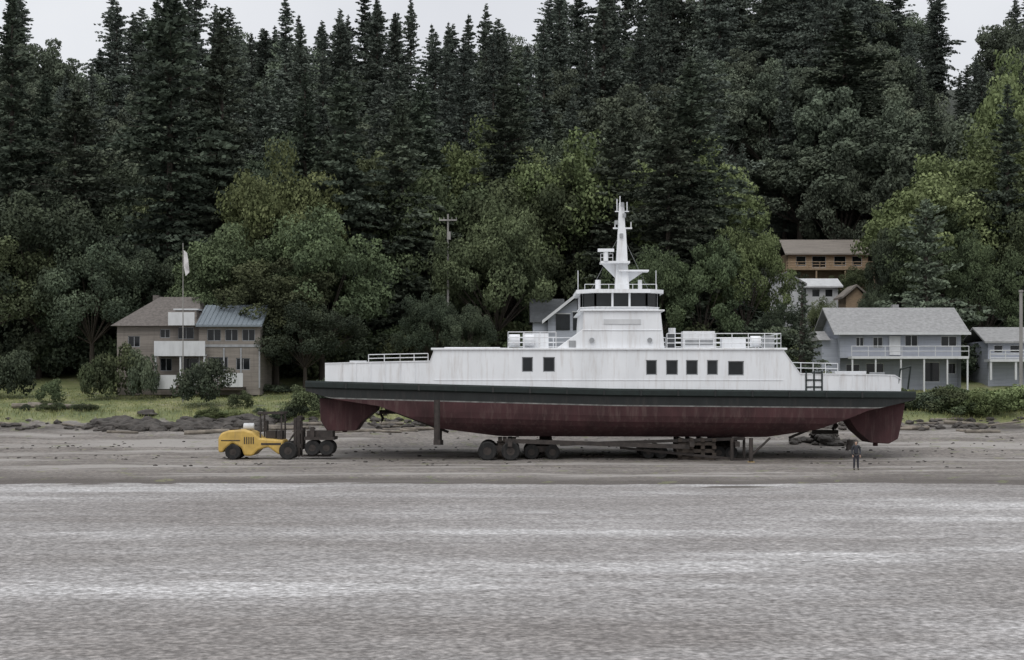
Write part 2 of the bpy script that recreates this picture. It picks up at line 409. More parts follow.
mb.prismz([(mx(614.5),Ym-.45),(mx(629),Ym-.45),(mx(629),Ym+.45),(mx(614.5),Ym+.45)],zC+.2,mz(228),0,.52)
mb.prismz([(mx(618),Ym-.2),(mx(625),Ym-.2),(mx(625),Ym+.2),(mx(618),Ym+.2)],mz(228),mz(203),0,.7)
mb.box(mx(600),mx(629),Ym-.9,Ym+.5,mz(264),mz(262),0)
mb.box(mx(618),mx(648),Ym-.7,Ym+.5,mz(272),mz(270.5),0)
mb.prism([(mx(600),mz(262.5)),(mx(617),mz(262.5)),(mx(617),mz(280))],Ym-.06,Ym+.06,0)
mb.prism([(mx(626),mz(271)),(mx(645),mz(271)),(mx(626),mz(284))],Ym-.05,Ym+.05,0)
mb.box(mx(597),mx(613),Ym-1.1,Ym-.8,mz(253),mz(250),0)
mb.cyl((mx(605),Ym-.9,mz(262)),(mx(605),Ym-.9,mz(253)),.17,n=10,m=0)
mb.box(mx(613),mx(632),Ym-.06,Ym+.06,mz(229),mz(227.5),0)
mb.box(mx(615),mx(629),Ym-.06,Ym+.06,mz(212),mz(211),0)
for a_,b_,c_ in((620,203,196),(617,212,199),(627,212,202),(615,228,221),(631,228,222)):
    mb.cyl((mx(a_),Ym,mz(b_)),(mx(a_),Ym,mz(c_)),.035,n=6,m=0)
for a_,b_ in((622,207),(624,218),(621,238),(616,225)):
    mb.cyl((mx(a_),Ym-.35,mz(b_)),(mx(a_),Ym-.35,mz(b_-4)),.12,n=8,m=1)
mb.rail([(mx(600),Ym-.85,mz(262)),(mx(612),Ym-.85,mz(262))],.5,2,.5,.02,0)
for q in(578,656): mb.cyl((PX(q,103),103,zC+.2),(PX(q,103),103,zC+1.6),.025,n=6,m=0)
mb.cyl((mx(598),Ym,zC+.25),(mx(598),Ym,mz(280)),.2,n=10,m=0)
mb.cyl((mx(640),Ym,zC+.25),(mx(640),Ym,mz(280)),.15,n=10,m=0)
for a_,b_ in((590,0),(650,0)): mb.cyl((mx(621),Ym,mz(232)),(mx(a_),Ym+.3,zC+.25),.015,n=4,m=1)
mb.obj('mast',[white,greyp],ferry)
mb=MB();yr=YN+.05
mb.rail([(FX(508),yr,zu),(FX(556),yr,zu)],1.05,3,1.0)
mb.rail([(FX(508),yr,zu),(FX(508),2*CY-yr,zu)],1.05,3,1.6)
mb.rail([(FX(667),yr,zu),(FX(781),yr,zu)],.95,3,1.1)
mb.rail([(FX(781),yr,zu),(FX(781),2*CY-yr,zu)],.95,3,1.6)
mb.rail([(FX(508),2*CY-yr,zu),(FX(781),2*CY-yr,zu)],1.0,3,1.6)
yl=lambda px:CY-hb(FX(px))+.06
mb.rail([(FX(368),yl(368),topz(FX(368))),(FX(400),yl(400),topz(FX(400))),(FX(428),yl(428),topz(FX(428)))],.5,2,.9)
mb.rail([(FX(790),yl(790)+.5,FZ(373)),(FX(840),yl(840)+.5,FZ(374))],.7,2,.8)
for a_ in(806,814,822): mb.box(FX(a_)-.05,FX(a_)+.05,yl(a_)-.12,yl(a_)-.06,zd(FX(a_)),FZ(371),1)
for zz in(373,380,387): mb.box(FX(806)+.05,FX(822)-.05,yl(812)-.11,yl(812)-.07,FZ(zz)-.05,FZ(zz)+.05,1)
mb.cyl((FX(904),CY-3.6,FZ(388)),(FX(907),CY-3.6,FZ(369)),.06,m=1);mb.cyl((FX(907),CY-3.6,FZ(369)),(FX(919),CY-3.2,FZ(366)),.06,m=1)
mb.cyl((FX(919),CY-3.2,FZ(366)),(FX(917),CY-3.0,FZ(389)),.06,m=1)
mb.obj('railings',[white,guardm],ferry)
mb=MB()
def can(px0,px1,y,zc,r,m=0):
    mb.cyl((FX(px0),y,zc),(FX(px1),y,zc),r,n=14,m=m)
can(509,520,YN+.7,zu+.5,.42);can(524,534,YN+.7,zu+.5,.38)
mb.box(FX(523),FX(549),YN+1.2,YN+2.2,zu,zu+1.0,0)
mb.box(FX(684),FX(716),YN+.5,YN+1.8,zu,zu+1.12,0)
mb.box(FX(686),FX(714),YN+.47,YN+.5,zu+.2,zu+.55,1)
mb.box(FX(668),FX(676),YN+.8,YN+1.6,zu,zu+.95,2)
mb.box(FX(724),FX(748),YN+.9,YN+1.9,zu,zu+.7,0)
can(752,762,YN+.7,zu+.45,.36); mb.box(FX(766),FX(776),YN+.6,YN+1.6,zu,zu+.85,1)
mb.cyl((FX(676),YN+2.5,zu),(FX(676),YN+2.5,zu+1.4),.25,n=12,m=0)
mb.box(FX(444),FX(500),YN+.6,YN+3,zu,zu+.06,0)
mb.box(FX(840),FX(872),YN+1.6,YN+2.6,zd(FX(850)),FZ(371),0)
mb.box(FX(878),FX(893),YN+2.2,YN+2.5,zd(FX(885)),FZ(372),1)
mb.box(FX(345),FX(362),YN+2.8,YN+3.6,zd(FX(350)),FZ(360),0)
mb.obj('deck_gear',[white,greyp,darkroof],ferry,bevel=.03)
mb=MB()
for px in range(345,900,37):
    x=FX(px);mb.box(x-.06,x+.06,CY-hb(x)-.24,CY-hb(x)-.12,zd(x)-.45,zd(x)-.05,0)
mb.obj('guard_brackets',[blackm],ferry)

# ------------------------------------------------------------ cradle and dollies
cr=empty('boat_moving_cradle')
mb=MB();G=lambda x,y:gz(x,y)[0]
def dolly(px0,px1,y,wy=.5,r=.52,nw=3):
    a_,b_=PX(px0,y),PX(px1,y)
    for i in range(nw):
        x=a_+r+(b_-a_-2*r)*i/max(1,nw-1);g=G(x,y)
        for yy in(y,y+.7,y+3.8,y+4.5): mb.wheel(x,yy,yy+wy,g+r,r,0,1)
    g=G(a_,y)
    mb.box(a_+.2,b_-.2,y+.55,y+.68,g+r-.05,g+r+.35,1);mb.box(a_+.2,b_-.2,y+4.35,y+4.48,g+r-.05,g+r+.35,1)
dolly(478,520,100,nw=2,r=.62);dolly(524,560,101.5,nw=2,r=.5)
dolly(642,668,102,nw=2,r=.45);dolly(700,738,102,nw=3,r=.45)
mb.obj('wheel_dollies',[tire,steel],cr)
mb=MB()
def bar(p0,p1,y0,y1,th):
    (a_,b_),(c_,d_)=p0,p1; mb.prism([(PX(a_,y0),PZ(b_,y0)),(PX(c_,y0),PZ(d_,y0)),(PX(c_,y0),PZ(d_,y0)+th),(PX(a_,y0),PZ(b_,y0)+th)],y0,y1,0)
bar((505,443),(690,449),100.2,100.5,.28);bar((505,443),(690,449),106,106.3,.28)
bar((560,446),(745,440),101.2,101.5,.2)
bar((620,449),(752,462),100.6,100.8,.16)
for px in(510,690,735): 
    mb.box(PX(px,101)-.15,PX(px,101)+.15,99.8,110,PZ(446,101),PZ(441,101),0)
mb.obj('steel_beams',[steel],cr)
mb=MB()
def crib(px0,px1,y,top,n,ln=2.2):
    a_,b_=PX(px0,y),PX(px1,y);g=G((a_+b_)/2,y)-.03;h=(PZ(top,y)-g)/n
    for i in range(n):
        z=g+i*h
        if i%2==0:
            for q in range(3):
                yy=y+q*(ln/2);mb.box(a_+random.uniform(-.1,.1),b_+random.uniform(-.1,.1),yy,yy+.26,z,z+h-.01,0)
        else:
            for q in range(4):
                xx=a_+(b_-a_-.26)*q/3;mb.box(xx,xx+.26,y-.15,y+ln+.4,z,z+h-.01,0)
crib(498,516,101.6,438,6);crib(678,716,101.3,438,6);crib(645,662,103,446,3);crib(582,605,104,455,2);crib(716,736,104,438,5)
crib(540,552,105,437,6)
mb.obj('timber_cribbing',[timber],cr)
mb=MB()
def prop(px,y,top,bot,r,foot=None):
    x=PX(px,y);mb.cyl((x,y,PZ(bot,y)),(x,y,PZ(top,y)),r,n=10,m=0)
    if foot is not None: mb.box(x-.22,x+.22,y-.22,y+.22,PZ(bot,y)-.05,PZ(bot,y)+.28,foot)
prop(437,99.4,400,444,.2,0);prop(440,104,429,444,.14,0)
prop(751,98.6,438,466,.14,1);prop(744,102,438,466,.1,1)
prop(850,102.6,440,449,.2,0);prop(732,100,438,466,.12,0)
mb.cyl((PX(770,101),101,PZ(438,101)),(PX(751,101),100.7,PZ(455,101)),.08,n=8,m=0)
mb.obj('jack_stands',[steel,yellow],cr)

# ------------------------------------------------------------ person by the stern
def person(name,x,y,H,mats):
    g=gz(x,y)[0];e=empty(name)
    s=H/1.78
    def sk(nm,V,E,R,mat,sub=2):
        me=bpy.data.meshes.new(nm);me.from_pydata([(x+a*s,y+b*s,g+c*s) for a,b,c in V],E,[])
        ob=bpy.data.objects.new(nm,me);col.objects.link(ob);ob.parent=e
        md=ob.modifiers.new('skin','SKIN')
        for i,r in enumerate(R):
            me.skin_vertices[0].data[i].radius=(r[0]*s,r[1]*s) if isinstance(r,tuple) else (r*s,r*s)
            me.skin_vertices[0].data[i].use_root=(i==0)
        ss=ob.modifiers.new('sub','SUBSURF');ss.levels=sub;ss.render_levels=sub
        me.materials.append(mat);return ob
    sk('jacket',[(0,0,.92),(0,0,1.12),(0,0,1.32),(0,0,1.46),(-.19,0,1.42),(-.25,.02,1.15),(-.22,-.12,.92),(.19,0,1.42),(.26,.02,1.15),(.22,-.13,.93)],
       [(0,1),(1,2),(2,3),(3,4),(4,5),(5,6),(3,7),(7,8),(8,9)],[(.16,.12),(.15,.11),(.17,.12),(.10,.09),.075,.058,.045,.075,.058,.045],mats[0])
    sk('trousers',[(0,0,.95),(-.09,0,.86),(-.11,-.03,.5),(-.12,.02,.10),(.09,0,.86),(.12,.04,.5),(.15,.10,.10)],[(0,1),(1,2),(2,3),(0,4),(4,5),(5,6)],[(.15,.12),.10,.075,.055,.10,.075,.055],mats[1])
    for sx,fy in((-.12,.02),(.15,.10)): sk('boot',[(sx,fy+.04,.055),(sx,fy-.06,.05),(sx,fy-.18,.04)],[(0,1),(1,2)],[.055,.055,.04],mats[2])
    sk('head',[(0,0,1.46),(0,-.005,1.55),(0,-.01,1.64),(0,-.005,1.72)],[(0,1),(1,2),(2,3)],[.055,(.07,.08),(.078,.095),(.06,.07)],mats[3])
    sk('nose',[(0,-.09,1.64),(0,-.12,1.62)],[(0,1)],[.018,.014],mats[3],1)
    sk('hard_hat',[(0,0,1.70),(0,0,1.76)],[(0,1)],[(.10,.115),(.075,.085)],mats[4],2)
    for sx,yy in((-.22,-.13),(.22,-.14)):
        sk('hand',[(sx,yy,.91),(sx,yy-.02,.84)],[(0,1)],[(.035,.03),(.042,.022)],mats[3],1)
        for k_ in range(4):
            fx=sx-.03+.02*k_;l=(.06,.075,.08,.065)[k_]
            sk('finger',[(fx,yy-.02,.845),(fx,yy-.035,.845-l*.55),(fx,yy-.055,.845-l)],[(0,1),(1,2)],[.010,.009,.008],mats[3],1)
        sk('thumb',[(sx,yy-.03,.88),(sx,yy-.075,.855),(sx,yy-.09,.82)],[(0,1),(1,2)],[.013,.011,.009],mats[3],1)
    return e
person('person',PX(856,90.5),90.5,1.76,[M('dark_jacket',(.03,.032,.04),.8),M('work_trousers',(.035,.035,.045),.9),M('boot_rubber',(.05,.04,.03),.7),M('skin',(.42,.28,.21),.6,.08),M('hard_hat_plastic',(.10,.09,.08),.5)])

# ------------------------------------------------------------ forklift
fk=empty('forklift');Y=101.2
q=lambda l:[(PX(a,Y),PZ(b,Y)) for a,b in l]
mb=MB()
mb.prism(q([(218,452),(218,438),(221,433),(228,430.5),(243,429.5),(253,432),(259,438),(283,440),(284,452),(279,455),(268,447),(258,450),(252,456),(244,456),(241,448),(232,443),(224,450),(222,453)]),Y,Y+2.3,0)
mb.obj('body',[yellow],fk,bevel=.12)
mb=MB()
mb.box(PX(221,Y),PX(240,Y),Y-.02,Y-.003,PZ(441,Y),PZ(440,Y),0)
for i in range(5): mb.box(PX(244+i*2.2,Y),PX(245+i*2.2,Y),Y-.02,Y-.003,PZ(444,Y),PZ(437,Y),0)
mb.box(PX(261,Y),PX(281,Y),Y-.02,Y-.003,PZ(445,Y),PZ(443,Y),0)
mb.box(PX(228,Y),PX(236,Y),Y+.5,Y+1.8,PZ(430.7,Y),PZ(428.8,Y),0)
mb.cyl((PX(256,Y),Y+1.9,PZ(433,Y)),(PX(256,Y),Y+1.9,PZ(420,Y)),.07,n=8)
mb.obj('grilles_and_exhaust',[steel],fk)
mb=MB()
g=G(PX(250,Y),Y)
for px,r in((233,.52),(288,.6)):
    for yy in(Y-.12,Y+1.85): mb.wheel(PX(px,Y),yy,yy+.5,g+r,r,0,1)
mb.obj('wheels',[tire,steel],fk)
mb=MB()
for yy in(Y+.25,Y+1.95):
    mb.box(PX(259,Y),PX(260.5,Y),yy,yy+.08,PZ(438,Y),PZ(414,Y),0);mb.box(PX(280,Y),PX(281.5,Y),yy,yy+.08,PZ(440,Y),PZ(414,Y),0)
for i in range(6): mb.box(PX(257+i*4.9,Y),PX(258+i*4.9,Y),Y+.2,Y+2.1,PZ(414,Y),PZ(412.5,Y),0)
for yy in(Y+.2,Y+2.04): mb.box(PX(258,Y)+.003,PX(283,Y),yy-.07,yy-.003,PZ(414.2,Y),PZ(412,Y),0)
mb.box(PX(264,Y),PX(274,Y),Y+.7,Y+1.6,PZ(440,Y),PZ(431,Y),0);mb.box(PX(262,Y),PX(265,Y),Y+.8,Y+1.5,PZ(431,Y),PZ(421,Y),0)
mb.cyl((PX(277,Y),Y+1.1,PZ(440,Y)),(PX(274,Y),Y+1.1,PZ(429,Y)),.03)
mb.box(PX(276,Y),PX(280,Y),Y+.3,Y+1.9,PZ(441,Y),PZ(431,Y),0)
for yy in(Y+.45,Y+1.6):
    mb.box(PX(296,Y),PX(299,Y),yy,yy+.2,PZ(457,Y),PZ(416,Y),0);mb.box(PX(292.5,Y),PX(295.5,Y),yy+.02,yy+.18,PZ(455,Y),PZ(418,Y),0)
    mb.box(PX(300,Y),PX(330,Y),yy,yy+.16,PZ(457,Y),PZ(455.6,Y),0)
for zz in(419,432,446): mb.box(PX(299,Y)+.01,PX(300.5,Y),Y+.2,Y+2.05,PZ(zz,Y)-.12,PZ(zz,Y)+.12,0)
for i in range(6): mb.box(PX(300.5,Y)+.01,PX(301.5,Y),Y+.25+i*.34,Y+.31+i*.34,PZ(450,Y),PZ(428,Y),0)
mb.cyl((PX(284,Y),Y+.5,PZ(447,Y)),(PX(296,Y),Y+.5,PZ(430,Y)),.06)
mb.obj('mast_and_cab',[steel],fk)
mb=MB()
mb.cyl((PX(241,Y),Y+1.0,PZ(427,Y)),(PX(252,Y),Y+1.0,PZ(427,Y)),.24,n=14)
mb.obj('gas_tank',[whiteclean],fk,bevel=.06)
ld=empty('wheel_dolly')
mb=MB()
for px in(312,326):
    for yy in(Y+.1,Y+.75,Y+1.5): mb.wheel(PX(px,Y),yy,yy+.5,PZ(448,Y),.52,0,1)
mb.box(PX(304,Y),PX(334,Y),Y+.05,Y+2.2,PZ(440,Y),PZ(437,Y),1)
mb.box(PX(306,Y),PX(332,Y),Y+.3,Y+1.8,PZ(437,Y),PZ(431,Y),1);mb.box(PX(310,Y),PX(314,Y),Y+.1,Y+.3,PZ(437,Y),PZ(427,Y),1)
mb.obj('tires_and_frame',[tire,steel],ld)

# ------------------------------------------------------------ houses
def gable(mb,x0,x1,y0,y1,ze,zr,ov,m,th=.18):
    ym=(y0+y1)/2;sl=(zr-ze)/(ym-y0);a_=y0-ov;b_=y1+ov;za=ze-ov*sl
    mb.prismx([(a_,za),(ym,zr),(b_,za),(b_,za+th),(ym,zr+th),(a_,za+th)],x0,x1,m)
def shell(mb,x0,x1,y0,y1,z0,z1,m=0):
    mb.add([(x0,y0,z0),(x0,y1,z0),(x0,y1,z1),(x0,y0,z1)],[(0,1,2,3)],m)
    mb.add([(x1,y0,z0),(x1,y1,z0),(x1,y1,z1),(x1,y0,z1)],[(0,1,2,3)],m)
    mb.add([(x0,y1,z0),(x1,y1,z0),(x1,y1,z1),(x0,y1,z1)],[(0,1,2,3)],m)
h=empty('beach_house');Y=140
X=lambda q:PX(q,Y);Z=lambda q:PZ(q,Y)
def O(a,b,c,d,Yq=None):
    Yq=Yq or Y; return (PX(a,Yq),PX(b,Yq),PZ(d,Yq),PZ(c,Yq))
mb=MB()
mb.wall(X(117),X(199),Z(395),Z(325),Y,[O(160,170,329,338),O(178,194,327,339),O(160,172,358,371),O(180,198,358,372),O(128,140,336,347)],mull=1)
shell(mb,X(117),X(199),Y,Y+8,Z(395),Z(325))
Y=139
mb.wall(X(199),X(260),Z(395),Z(325),Y,[O(207,221,329,341),O(225,238,329,341),O(242,255,329,341),O(208,228,357,370),O(236,250,358,370)],mull=1)
shell(mb,X(199),X(260),Y,Y+8,Z(395),Z(325))
mb.prismx([(Y,Z(325)),(Y+8,Z(325)),(Y+4,Z(308))],X(259)-.1,X(260),0)
mb.box(X(199),X(260),Y-.06,Y-.003,Z(347),Z(344.5),1)
for q_ in(199.5,224,241,259.5): mb.box(X(q_)-.07,X(q_)+.07,Y-.07,Y-.004,Z(388),Z(348),1)
mb.obj('walls',[tanwall,greyp,glass],h)
mb=MB();Y=140
xa_,xb_=X(112),X(204);y0,y1=Y-.6,Y+8.6;ze=Z(326);zr=PZ(297,Y+4);ra,rb=X(150),X(190)
mb.add([(xa_,y0,ze),(xb_,y0,ze),(xb_,y1,ze),(xa_,y1,ze),(ra,Y+4,zr),(rb,Y+4,zr)],[(0,1,5,4),(1,2,5),(2,3,4,5),(3,0,4),(0,3,2,1)],0)
mb.box(X(140),X(146),Y+5,Y+5.8,Z(312),Z(292),0)
mb.obj('shingle_roof',[brownroof],h)
mb=MB();Y=139
gable(mb,X(197),X(263),Y,Y+8,Z(324),PZ(307,Y+4),.6,0)
for i in range(14):
    q_=X(199)+i*(X(262)-X(199))/13; sl=(PZ(307,Y+4)-Z(324))/4
    mb.prismx([(Y-.6,Z(324)-.6*sl+.15),(Y+4,PZ(307,Y+4)+.15),(Y+4,PZ(307,Y+4)+.24),(Y-.6,Z(324)-.6*sl+.24)],q_-.025,q_+.025,0)
mb.obj('metal_roof',[blueroof],h)
mb=MB()
Y=140
mb.box(X(172),X(198),Y-1.6,Y-1.48,Z(326),Z(313),0);mb.box(X(172),X(198),Y-1.48,Y,Z(326),Z(324.5),0)
mb.box(X(172),X(172)+.12,Y-1.48,Y,Z(324.5),Z(313),0)
mb.box(X(175),X(196),Y+.2,Y+2,Z(324),Z(310),2);mb.box(X(173),X(198),Y+.1,Y+2.2,Z(310),Z(308.5),0)
Y=138.2
mb.box(X(154),X(205),Y,Y+.12,Z(356),Z(341),0);mb.box(X(154),X(154)+.12,Y+.12,Y+1.8,Z(356),Z(341),0);mb.box(X(154)+.12,X(205),Y+.12,Y+1.75,Z(356),Z(354),0)
for q_ in(155,180,204): mb.box(X(q_)-.08,X(q_)+.08,Y+.14,Y+.3,Z(390),Z(356),0)
Y=137.4
mb.box(X(153),X(243),Y,Y+2.0,Z(390),Z(387),1)
mb.box(X(153),X(176),Y-.1,Y,Z(389),Z(375),0);mb.box(X(222),X(243),Y-.1,Y,Z(387),Z(373),0)
mb.rail([(X(176),Y,Z(387)),(X(222),Y,Z(387))],1.0,4,.5,.03,0)
mb.box(X(158),X(168),Y+.8,Y+1.5,Z(387),Z(380),1)
mb.obj('balconies',[whiteclean,timber,tanwall],h)

h=empty('two_storey_house');Y=145
mb=MB()
mb.wall(X(840),X(961),Z(358),Z(331),Y,[O(856,864,337,347),O(873,883,337,348),O(905,918,335,347),O(941,957,336,347)],mull=1)
mb.wall(X(840),X(961),Z(395),Z(358)-.02,Y+1.2,[O(846,860,364,388,146.2),O(866,884,363,376,146.2),O(924,940,362,382,146.2),O(946,956,363,374,146.2)])
shell(mb,X(840),X(961),Y,Y+9,Z(395),Z(331))
mb.prismx([(Y,Z(331)),(Y+9,Z(331)),(Y+4.5,PZ(312,Y+4.5))],X(840),X(840)+.1,0);mb.prismx([(Y,Z(331)),(Y+9,Z(331)),(Y+4.5,PZ(312,Y+4.5))],X(961)-.1,X(961),0)
mb.box(X(824),X(840),Y+1,Y+6,Z(395),Z(338),0)
mb.obj('walls',[lavwall,whiteclean,glass],h)
mb=MB();gable(mb,X(832),X(968),Y,Y+9,Z(331),PZ(309.5,Y+4.5),.8,0)
mb.prismx([(Y+.4,Z(340)),(Y+6.4,Z(340)),(Y+6.4,Z(333)),(Y+3.4,Z(330))],X(820),X(832)-.01,0)
mb.box(X(905),X(911),Y+4.6,Y+5.4,Z(320),Z(302),0)
mb.obj('roof',[greyroof],h)
mb=MB()
mb.box(X(832),X(968),Y-1.0,Y-.8,Z(335),Z(332.6),0)
mb.box(X(848),X(964),Y-1.6,Y-.01,Z(359),Z(356.5),0);mb.rail([(X(848),Y-1.55,Z(356.5)),(X(964),Y-1.55,Z(356.5))],.95,2,1.6,.035,0)
for q_ in(849,872,897,920,943,963): mb.box(X(q_)-.07,X(q_)+.07,Y-1.5,Y-1.35,Z(392),Z(359),0)
mb.box(X(889),X(900),Y-.2,Y-.01,Z(355),Z(336),0)
mb.obj('deck_and_trim',[whiteclean],h)

h=empty('gabled_cottage');Y=150
mb=MB();pk=(576,297)
mb.prism([(X(548),Z(395)),(X(602),Z(395)),(X(602),Z(318)),(X(576),Z(299)),(X(548),Z(318))],Y+.3,Y+7,0)
mb.box(X(533),X(548)-.01,Y+1,Y+7,Z(395),Z(322),0)
for a_,b_,c_,d_ in((556,570,306,330),(573,581,304,330),(584,594,312,330)):
    mb.box(X(a_),X(b_),Y+.22,Y+.297,Z(d_),Z(c_+8),1); mb.box(X(a_)-.08,X(b_)+.08,Y+.19,Y+.215,Z(c_+8),Z(c_+8)+.1,2)
mb.obj('walls',[lavwall,glass,whiteclean],h)
mb=MB()
mb.prism([(X(543),Z(322)),(X(576),Z(296)),(X(608),Z(322)),(X(608),Z(319.5)),(X(576),Z(293.5)),(X(543),Z(319.5))],Y-.4,Y+8,0)
mb.prismx([(Y+.6,Z(322)),(Y+7.4,Z(322)),(Y+5,Z(296)),],X(530),X(566),0)
mb.obj('roof',[darkroof],h)
mb=MB()
mb.prism([(X(542),Z(324)),(X(576),Z(297)),(X(609),Z(324)),(X(609),Z(320.6)),(X(576),Z(293.6)),(X(542),Z(320.6))],Y-.55,Y-.41,0)
mb.obj('gable_trim',[whiteclean],h)

def hillhouse(name,px0,px1,pt,pe,pb,Y,wm,rm,ridge='x',deep=7,ops=[],deck=None):
    h=empty(name);mb=MB();X=lambda q:PX(q,Y);Z=lambda q:PZ(q,Y);g=min(gz(X(px0),Y)[0],Z(pb))-1
    mb.wall(X(px0),X(px1),g,Z(pe),Y,[(X(a),X(b),Z(d),Z(c)) for a,b,c,d in ops])
    shell(mb,X(px0),X(px1),Y,Y+deep,g,Z(pe))
    if ridge=='y':
        mb.prism([(X(px0),Z(pe)),(X(px1),Z(pe)),((X(px0)+X(px1))/2,Z(pt))],Y,Y+deep,0)
    mb.obj('walls',[wm,whiteclean,glass],h);mb=MB()
    if ridge=='x': gable(mb,X(px0)-.5,X(px1)+.5,Y,Y+deep,Z(pe),PZ(pt,Y+deep/2),.6,0)
    else:
        xm=(X(px0)+X(px1))/2;e=.5
        mb.prism([(X(px0)-e,Z(pe)-.2),(xm,Z(pt)+.05),(X(px1)+e,Z(pe)-.2),(X(px1)+e,Z(pe)+.05),(xm,Z(pt)+.3),(X(px0)-e,Z(pe)+.05)],Y-.5,Y+deep+.4,0)
    mb.obj('roof',[rm],h)
    if deck:
        mb=MB();mb.box(X(deck[0]),X(deck[1]),Y-2,Y-.01,Z(deck[3]),Z(deck[3])+.25,0);mb.rail([(X(deck[0]),Y-1.9,Z(deck[3])),(X(deck[1]),Y-1.9,Z(deck[3]))],1.1,3,1.5,.05,0)
        for q_ in np.linspace(deck[0]+1,deck[1]-1,4): mb.box(X(q_)-.1,X(q_)+.1,Y-1.9,Y-1.7,Z(deck[3]+18),Z(deck[3]),0)
        mb.obj('deck',[deck[4]],h)
hillhouse('hillside_house',788,868,241,253,300,208,tanhouse,tanwall,'x',8,[(796,806,256,266),(812,826,256,268),(834,846,256,266),(852,862,256,266)],(784,872,0,271,tanhouse))
hillhouse('white_cabin',770,802,274,284,310,178,whiteclean,greyroof,'y',6,[(778,786,287,296)])
hillhouse('white_cabin',806,838,280,286,312,182,whiteclean,whiteclean,'x',5,[(812,820,289,297),(825,833,289,297)])
hillhouse('small_shed',846,866,287,297,312,176,tanhouse,tanwall,'y',4,[])
hillhouse('roadside_house',988,1060,329,341,372,150,lavwall,greyroof,'x',7,[(994,1003,345,353),(1010,1020,345,353),(1030,1044,345,353)],(984,1060,0,362,whiteclean))
hillhouse('distant_house',722,745,232,240,262,203,lavwall,greyroof,'x',7,[(727,733,243,250)])

mb=MB();Y=134;x=PX(183,Y);mb.cyl((x,Y,G(x,Y)-.2),(x,Y,PZ(243,Y)),.06,.035,8,0)
mb.add([(x+.06,Y,PZ(250,Y)),(x+.35,Y+.1,PZ(253,Y)),(x+.5,Y-.1,PZ(262,Y)),(x+.55,Y+.12,PZ(272,Y)),(x+.25,Y-.08,PZ(276,Y)),(x+.06,Y,PZ(266,Y))],[(0,1,2,5),(5,2,3,4)],1)
mb.obj('flagpole',[polem,flagm])
mb=MB();Y=153.5;x=PX(448,Y);mb.cyl((x,Y,G(x,Y)-.3),(x,Y,PZ(214,Y)),.14,.09,8,0)
mb.box(x-.9,x+.9,Y-.2,Y-.1,PZ(221,Y),PZ(219.5,Y),0);mb.cyl((x+.1,Y-.3,PZ(240,Y)),(x+.1,Y-.3,PZ(232,Y)),.2,n=10,m=0)
for dx in(-.85,-.4,.4,.85): mb.cyl((x+dx,Y-.15,PZ(219.5,Y)),(x+dx,Y-.15,PZ(217.5,Y)),.04,n=6)
mb.obj('utility_pole',[polem])
mb=MB();Y=128;x=PX(1021,Y);mb.cyl((x,Y,G(x,Y)-.3),(x,Y,PZ(292,Y)),.16,.14,8,0);mb.cyl((x,Y,PZ(292,Y)),(x,Y,PZ(290,Y)),.2,n=8);mb.obj('wooden_post',[polem])

# ------------------------------------------------------------ trees
def np_mesh(name,V,tint,mi,mats):
    nv=len(V);nf=nv//4
    me=bpy.data.meshes.new(name);me.vertices.add(nv);me.vertices.foreach_set('co',V.astype(np.float32).ravel())
    me.loops.add(nv);me.loops.foreach_set('vertex_index',np.arange(nv,dtype=np.int32))
    me.polygons.add(nf);me.polygons.foreach_set('loop_start',np.arange(0,nv,4,dtype=np.int32));me.polygons.foreach_set('loop_total',np.full(nf,4,dtype=np.int32))
    for m in mats: me.materials.append(m)
    me.polygons.foreach_set('material_index',mi.astype(np.int32))
    at=me.attributes.new('tint','FLOAT','POINT');at.data.foreach_set('value',np.repeat(tint,4).astype(np.float32))
    me.update(calc_edges=True);me.validate();return me
def kites(C,A,L,W,rng):
    A=A/np.linalg.norm(A,axis=1,keepdims=True)
    S=np.cross(A,rng.normal(size=A.shape));S/=np.linalg.norm(S,axis=1,keepdims=True)+1e-9
    L=L[:,None];W=W[:,None]
    return np.stack([C-A*L*.5,C+S*W*.5,C+A*L*.5,C-S*W*.5],1).reshape(-1,3)
def limb(p0,p1,r0,r1,n=6):
    p0=np.array(p0,float);p1=np.array(p1,float);d=p1-p0;d/=np.linalg.norm(d)+1e-9
    a=np.cross(d,[.3,.9,.2]);a/=np.linalg.norm(a);b=np.cross(d,a);out=[]
    for i in range(n):
        t0,t1=2*math.pi*i/n,2*math.pi*(i+1)/n
        u0=a*math.cos(t0)+b*math.sin(t0);u1=a*math.cos(t1)+b*math.sin(t1)
        out+=[p0+u0*r0,p0+u1*r0,p1+u1*r1,p1+u0*r1]
    return np.array(out)
